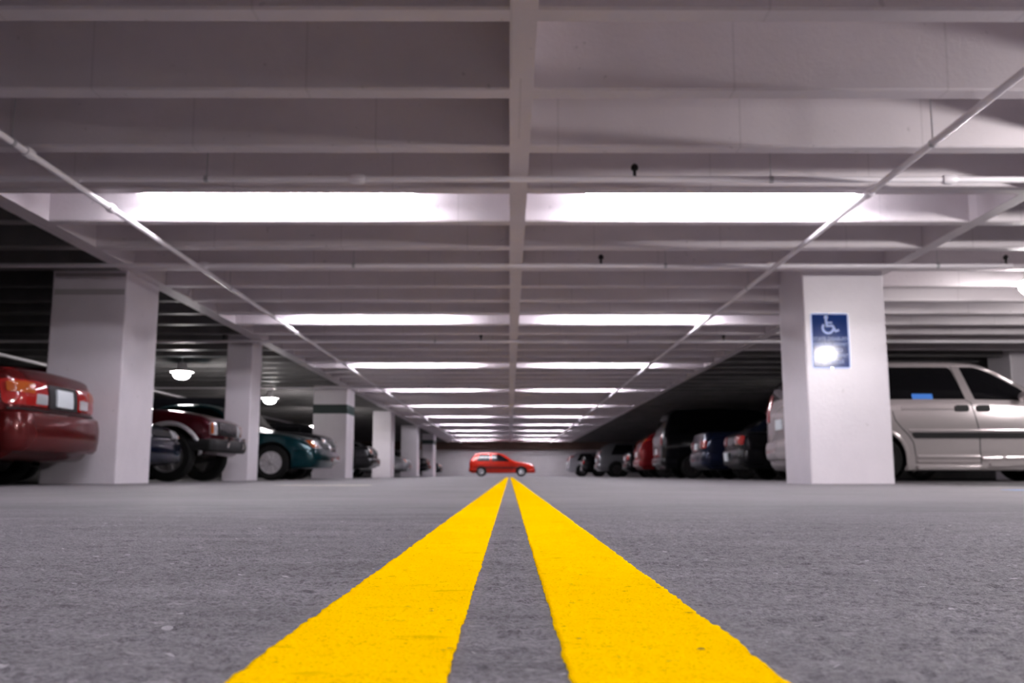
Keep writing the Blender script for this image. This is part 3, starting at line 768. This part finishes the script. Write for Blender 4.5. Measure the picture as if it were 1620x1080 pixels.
for ax in 'LR':
    van.strip('roof_gutter', [(.6, vz(575.2)), (vl(1526), vz(575.2)), (vl(1556), vz(577)), (vl(1585), vz(584.5)), (vl(1618), vz(602))], ax, champ, .022, .012)
    for a, b in ((1512, 1534), (1547, 1568.5)):
        van.patch('door_handle', rpoly([(vl(a), vz(650.5)), (vl(b), vz(650.5)), (vl(b), vz(641)), (vl(a), vz(641))], .035), ax, M['black'], .022, .03, step=.02)
    van.strip('door_track', [(vl(1428), vz(645.5)), (vl(1511), vz(645.5))], ax, champ, .05, .012)
    van.strip('door_gap', [(vl(1413), vz(650)), (vl(1416), vz(664)), (vl(1424), vz(675)), (vl(1436), vz(688)), (vl(1444), vz(700)), (vl(1446.5), vz(715)), (vl(1446.5), vz(745))], ax, M['black'], .013, .002)
    van.strip('door_gap', [(vl(1539), vz(636)), (vl(1544), vz(660)), (vl(1548.5), vz(685)), (vl(1549.5), vz(742))], ax, M['black'], .015, .002)
    van.strip('door_gap', [(vl(1515, 580), vz(576)), (vl(1531), vz(632)), (vl(1539), vz(636))], ax, M['black'], .008, .002)
    van.patch('side_moulding', rpoly([(vl(1446), vz(692.5)), (3.45, vz(692.5)), (3.45, vz(684)), (vl(1439.5), vz(684))], [.01, .02, .02, .06]), ax, M['black'], .022, .03)
    van.strip('side_moulding', [(vl(1437), vz(681)), (3.45, vz(681))], ax, champ, .045, .02)
    for zz, ww in ((vz(722), .05), (vz(730), .035), (vz(739), .055)):
        van.strip('sill_cladding', [(vl(1449), zz), (vl(1547), zz)], ax, champ, ww, .028)
    van.patch('sill_cladding', rpoly([(vl(1432), vz(745)), (vl(1445), vz(745)), (vl(1445), vz(719)), (vl(1431), vz(719))], .02), ax, champ, .024, .03, step=.03)
    van.strip('sill_cladding', [(vl(1551), vz(725)), (3.3, vz(723))], ax, champ, .05, .026)
    van.patch('sill_cladding', rpoly([(vl(1562), vz(737)), (3.3, vz(735)), (3.3, vz(728)), (vl(1562), vz(728.5))], .035), ax, champ, .03, .03)
    # flare round the rear wheel arch
    van.strip('wheel_arch_trim', [(1.15+.40*math.cos(q), .33+.41*math.sin(q)) for q in np.linspace(-.1, PI+.1, 20)], ax, champ, .05, .022)
van.bumper('B', .32, .62, .05, champ); van.bumper('F', .25, .55, .03, champ)
rear_lamps(van, .92, 1.36, .58, .735, white=False); front_lamps(van, .66, .80, .45, .74)
plate(van, 'B', .86); van.mirror(vl(1618), beltv+.06, champ)
van.place(XR, YV, 1)

# --- dark red sedan, tail to the aisle on the left
maroon = paint('dark_red_paint', (.085, .007, .007), .25, .3)
L = 4.45
sd = Car('sedan', 'dark red sedan with its tail towards the aisle, cut off by the frame', 'car', sedan_st(L, 1.70, 1.38, .92, 1.06, .22, tail=.90), (.92, 3.55), maroon)
sd.add_wheels(); glaze_sedan(sd, L, 1.38, 1.06, .92)
sd.bumper('B', .30, .655, .10, maroon, .55, .16); sd.bumper('F', .25, .52, .06, maroon)
sd.strip('bumper_groove', [(-.78, .665), (.78, .665)], 'B', M['black'], .02, .02)
o = sd.patch('plate_recess', rpoly([(-.27, .69), (.27, .69), (.27, .91), (-.27, .91)], .03), 'B', M['black'], .012, .05)
plate(sd, 'B', .795, off=.03)
rear_lamps(sd, .70, .92, .30, .80, amber=True)
front_lamps(sd, .58, .70, .35, .70)
door_kit(sd, L, (2.18, 3.0), .22, .95, .86, M['black'], (1.85, 2.75))
sd.place(-4.27, 7.85, -1)

# --- dark blue sedan nose between the big left column and the off-roader
navy = paint('navy_paint', (.004, .007, .02), .4, .25)
L = 4.4
c = Car('sedan', 'dark blue sedan nosing out behind the big white column next to the maroon off-roader', 'car', sedan_st(L, 1.62, 1.38, .86, 1.0, .2, nose=.60), (.9, 3.55), navy)
c.add_wheels(); glaze_sedan(c, L, 1.38, 1.0, .86); c.bumper('F', .24, .54, .05, navy, .5, .2); c.bumper('B', .28, .6, .06, navy)
front_lamps(c, .56, .67, .36, .72); rear_lamps(c, .70, .86, .45, .78)
c.patch('grille', rpoly([(-.30, .57), (.30, .57), (.30, .65), (-.30, .65)], .02), 'F', M['black'], .014, .03)
c.place(-4.46, 11.02, 1, False)

# --- maroon off-roader with chrome wheel arches
jeepp = paint('maroon_paint', (.05, .004, .008), .3, .25)
L = 4.3; w = .845; 
st = [(0, .5, .95, 1.02, w*.92, w*.86), (.04, .36, 1.0, 1.12, w*.96, w*.86), (.12, .34, 1.02, 1.4, w*.985, w*.84), (.30, .34, 1.03, 1.60, w, w*.80), (.55, .34, 1.03, 1.64, w, w*.79), (2.3, .34, 1.03, 1.64, w, w*.79), (2.5, .34, 1.02, 1.61, w, w*.79),
      (2.98, .34, 1.0, 1.10, w, w*.86), (3.08, .34, .98, 1.055, w, w*.88), (3.7, .34, .945, 1.01, w*.99, w*.88), (4.1, .36, .885, .945, w*.975, w*.87), (4.24, .38, .84, .90, w*.96, w*.86), (4.3, .44, .80, .86, w*.93, w*.84)]
c = Car('offroader', 'maroon off-roader with chrome wheel arch trim nosing out between two columns', 'car', st, (.85, 3.76), jeepp, .35, .43)
c.add_wheels(spokes=5, w=.22); glaze_wagon(c, L, 1.64, 1.03, 1.0, .69, .12)
for ax in 'LR':
    for wx in (.85, 3.76):
        c.strip('wheel_arch_trim', [(wx+.455*math.cos(q), .355+.455*math.sin(q)) for q in np.linspace(-.15, PI+.15, 22)], ax, M['bright_trim'], .06, .03)
c.bumper('F', .42, .60, .12, M['black'], .45, .08); c.bumper('B', .42, .6, .1, M['black'])
for s in (-1, 1): c.patch('bumper_guard', rpoly([(s*.34, .50), (s*.42, .50), (s*.42, .64), (s*.34, .64)], .02), 'F', M['chrome'], .155, .05)
front_lamps(c, .66, .84, .48, .73, .33)
g = c.patch('grille', rpoly([(-.44, .66), (.44, .66), (.44, .85), (-.44, .85)], .02), 'F', M['black'], .012, .03)
for k in range(8):
    yk = -.385+.11*k; c.patch('grille_bar', rpoly([(yk-.016, .67), (yk+.016, .67), (yk+.016, .84), (yk-.016, .84)], .008), 'F', M['chrome'], .03, .02, parent=g)
rear_lamps(c, .75, 1.1, .58, .72)
c.place(-4.25, 12.92, 1, False)

# --- teal car
teal = paint('teal_paint', (.0015, .026, .032), .4, .25)
L = 4.5
c = Car('sedan', 'teal sedan nosing out past the second column, wheel turned to the viewer', 'car', sedan_st(L, 1.72, 1.38, .88, 1.0, .2, nose=.60), (.95, 3.70), teal)
c.add_wheels(spokes=9); glaze_sedan(c, L, 1.38, 1.0, .88); c.bumper('F', .22, .54, .05, teal, .5, .22); c.bumper('B', .28, .6, .06, teal)
front_lamps(c, .56, .70, .38, .76, .3); rear_lamps(c, .70, .86, .45, .8)
c.patch('grille', rpoly([(-.34, .57), (.34, .57), (.34, .67), (-.34, .67)], .02), 'F', M['black'], .014, .03)
for s in (-1, 1): c.patch('fog_light', rpoly([(s*.45, .33), (s*.62, .33), (s*.62, .41), (s*.45, .41)], .03), 'F', M['red_lens'], .015, .03)
door_kit(c, L, (2.2, 3.05), .2, .9, .82, teal, (1.9, 2.75))
c.place(-3.45, 16.45, 1, False)

# --- generic parked cars
PAL = dict(black=paint('black_paint', (.006, .006, .008), .2, .25), silver=paint('silver_paint', (.22, .22, .235), .6, .3), white=paint('white_paint', (.40, .40, .43), .1, .3),
           grey=paint('dark_grey_paint', (.02, .02, .023), .5, .28), red=paint('red_paint', (.16, .008, .010), .3, .3), blue=paint('midnight_paint', (.008, .012, .03), .4, .25))
def suv(label, col, x, y, hd, rear, H=1.72, L=4.5, W=1.78, name='suv', chrome=False, lamps=(.85, 1.2), cat='car', amber=False, rake=.16):
    c = Car(name, label, cat, wagon_st(L, W, H, H*.58, H*.60, .26, rake=rake), (.85, L-.85), col, .34, .40, ns=60)
    c.add_wheels(M['dark'] if rear else None); glaze_wagon(c, L, H, H*.60, H*.58, rake=rake)
    bm_ = M['chrome'] if chrome else col
    c.bumper('B', .36, .60, .07, bm_); c.bumper('F', .34, .58, .08, bm_)
    rear_lamps(c, lamps[0], lamps[1], c.W*.64, c.W*.80, white=False, amber=amber); front_lamps(c, .68, .82, .42, c.W*.78)
    c.patch('grille', rpoly([(-.38, .68), (.38, .68), (.38, .82), (-.38, .82)], .02), 'F', M['black'], .014, .03)
    plate(c, 'B', .78)
    c.place(x, y, hd, rear); return c
def sedan(label, col, x, y, hd, rear, L=4.5, W=1.74, H=1.4, deck=1.02, cat='car', platez=.75):
    c = Car('sedan', label, cat, sedan_st(L, W, H, .9, deck, .21, tail=.86), (.93, L-.9), col, ns=60)
    c.add_wheels(M['dark'] if rear else None); glaze_sedan(c, L, H, deck, .9)
    c.bumper('B', .28, .62, .07, col, .5, .18); c.bumper('F', .24, .54, .05, col, .5, .2)
    rear_lamps(c, .70, .88, .38, .78); front_lamps(c, .56, .69, .38, .74)
    c.patch('grille', rpoly([(-.32, .57), (.32, .57), (.32, .66), (-.32, .66)], .02), 'F', M['black'], .014, .03)
    o = plate(c, 'B', platez, off=.12 if platez < .62 else .02)
    c.place(x, y, hd, rear); return c
# right row, tails to the aisle, near to far
sedan('dark grey sedan with a pale plate low on its tail, next past the minivan', PAL['grey'], 4.68, 18.5, 1, True, platez=.48, deck=.98)
sedan('midnight blue sedan parked between the dark grey sedan and the tall van', PAL['blue'], 4.52, 21.3, 1, True, deck=1.10, H=1.46)
tv = suv('tall van, shade on its flank painted black, rising above the other parked cars', PAL['black'], 4.50, 27.0, 1, True, 2.06, 5.3, 1.96, 'van', lamps=(.95, 1.3), cat='van', rake=.10)  # body black for its shade, rear doors silver for the light on them
for ax in 'B': tv.patch('rear_door', rpoly([(-.80, .68), (.80, .68), (.62, 1.88), (-.62, 1.88)], .06), ax, PAL['silver'], .016, .03)['label'] = 'rear doors, light on the tail painted silver'
tv.patch('rear_window', rpoly([(-.60, 1.42), (.60, 1.42), (.58, 1.70), (-.58, 1.70)], .05), 'B', M['glass'], .024, .02)
suv('red SUV with tall tail lights just past the tall van', PAL['red'], 4.42, 31.0, 1, True, 1.58, 4.4, lamps=(.75, 1.3), amber=True)
sedan('black sedan parked between the red SUV and the silver estate', PAL['black'], 4.75, 37.0, 1, True)
suv('silver estate car with dark windows towards the end wall', PAL['silver'], 4.15, 43.0, 1, True, 1.62, 4.6)
sedan('black sedan parked in front of the white hatchback near the end wall', PAL['black'], 4.1, 51.4, 1, True, H=1.5, deck=1.15)
suv('white hatchback parked last in the row near the end wall', PAL['white'], 3.5, 55.0, 1, True, 1.46, 4.1, 1.72)
# left row, noses to the aisle, near to far
suv('black off-roader with a chrome front bumper just past the teal sedan', PAL['black'], -3.86, 19.0, 1, False, 1.72, 4.5, chrome=True)
suv('dark grey SUV nosing out past the column with the green band', PAL['grey'], -4.0, 26.5, 1, False, 1.6, 4.4)
sedan('silver sedan nosing out past the fourth column', PAL['silver'], -4.0, 35.9, 1, False)
suv('black SUV nosing out past the fifth column', PAL['black'], -4.0, 45.0, 1, False, 1.6)
sedan('black sedan nosing out past the farthest column', PAL['black'], -4.0, 53.5, 1, False)

# --- red hatchback crossing at the far end
redp = paint('bright_red_paint', (.40, .016, .005), .1, .3)
L = 4.05; w = .84
st = [(0, .40, .80, .90, w*.86, w*.76), (.05, .26, .86, 1.02, w*.94, w*.78), (.22, .2, .90, 1.24, w*.985, w*.74), (.42, .2, .90, 1.40, w, w*.68), (.75, .2, .90, 1.455, w, w*.66), (1.7, .2, .89, 1.45, w, w*.66), (2.05, .2, .88, 1.38, w, w*.67),
      (2.78, .2, .87, .97, w, w*.82), (2.92, .2, .85, .92, w*.995, w*.84), (3.5, .2, .78, .84, w*.97, w*.82), (3.9, .24, .66, .74, w*.9, w*.74), (4.01, .28, .58, .64, w*.84, w*.68), (4.05, .36, .5, .54, w*.74, w*.58)]
c = Car('hatchback', 'bright red hatchback standing broadside at the far end of the aisle', 'car', st, (.72, 3.22), redp, .29, .35)
c.add_wheels(M['chrome']); t = 1.36; b = .93
c.sides('window', rpoly([(.40, b+.02), (1.28, b), (1.28, t), (.62, t)], .07), M['glass'])
c.sides('window', rpoly([(1.36, b), (2.52, b-.02), (2.05, t-.10), (1.85, t), (1.36, t)], .05), M['glass'])
c.patch('windscreen', rpoly([(-.62, 1.0), (.62, 1.0), (.48, 1.36), (-.48, 1.36)], .05), 'F', M['glass'])
c.patch('rear_window', rpoly([(-.58, 1.02), (.58, 1.02), (.48, 1.34), (-.48, 1.34)], .05), 'B', M['glass'])
c.bumper('B', .28, .55, .05, redp); c.bumper('F', .22, .48, .04, redp)
front_lamps(c, .52, .64, .42, .72); rear_lamps(c, .68, .86, .5, .78)
for ax in 'LR':
    c.strip('door_gap', [(1.32, .3), (1.32, .9)], ax, M['black'], .014, .003); c.strip('door_gap', [(2.62, .34), (2.62, .86)], ax, M['black'], .014, .003)
    c.strip('side_moulding', [(.95, .55), (2.95, .53)], ax, M['black'], .05, .012)
c.mirror(2.45, .96, redp); plate(c, 'B', .78)
c.place(-2.48, 57.3, 1, True)

# ------------------------------------------------------------------ world / view
wd = bpy.data.worlds.new('world'); SC.world = wd; wd.use_nodes = True
wd.node_tree.nodes['Background'].inputs[0].default_value = (.01, .01, .012, 1); wd.node_tree.nodes['Background'].inputs[1].default_value = 0.2
SC.view_settings.view_transform = 'Standard'; SC.view_settings.look = 'None'; SC.view_settings.gamma = 1; SC.view_settings.exposure = 0
SC.view_settings.use_curve_mapping = False
cy = SC.cycles
cy.use_denoising = True; cy.max_bounces = 8; cy.diffuse_bounces = 6; cy.glossy_bounces = 4
try: cy.use_light_tree = True
except Exception: pass
cy.sample_clamp_indirect = 6
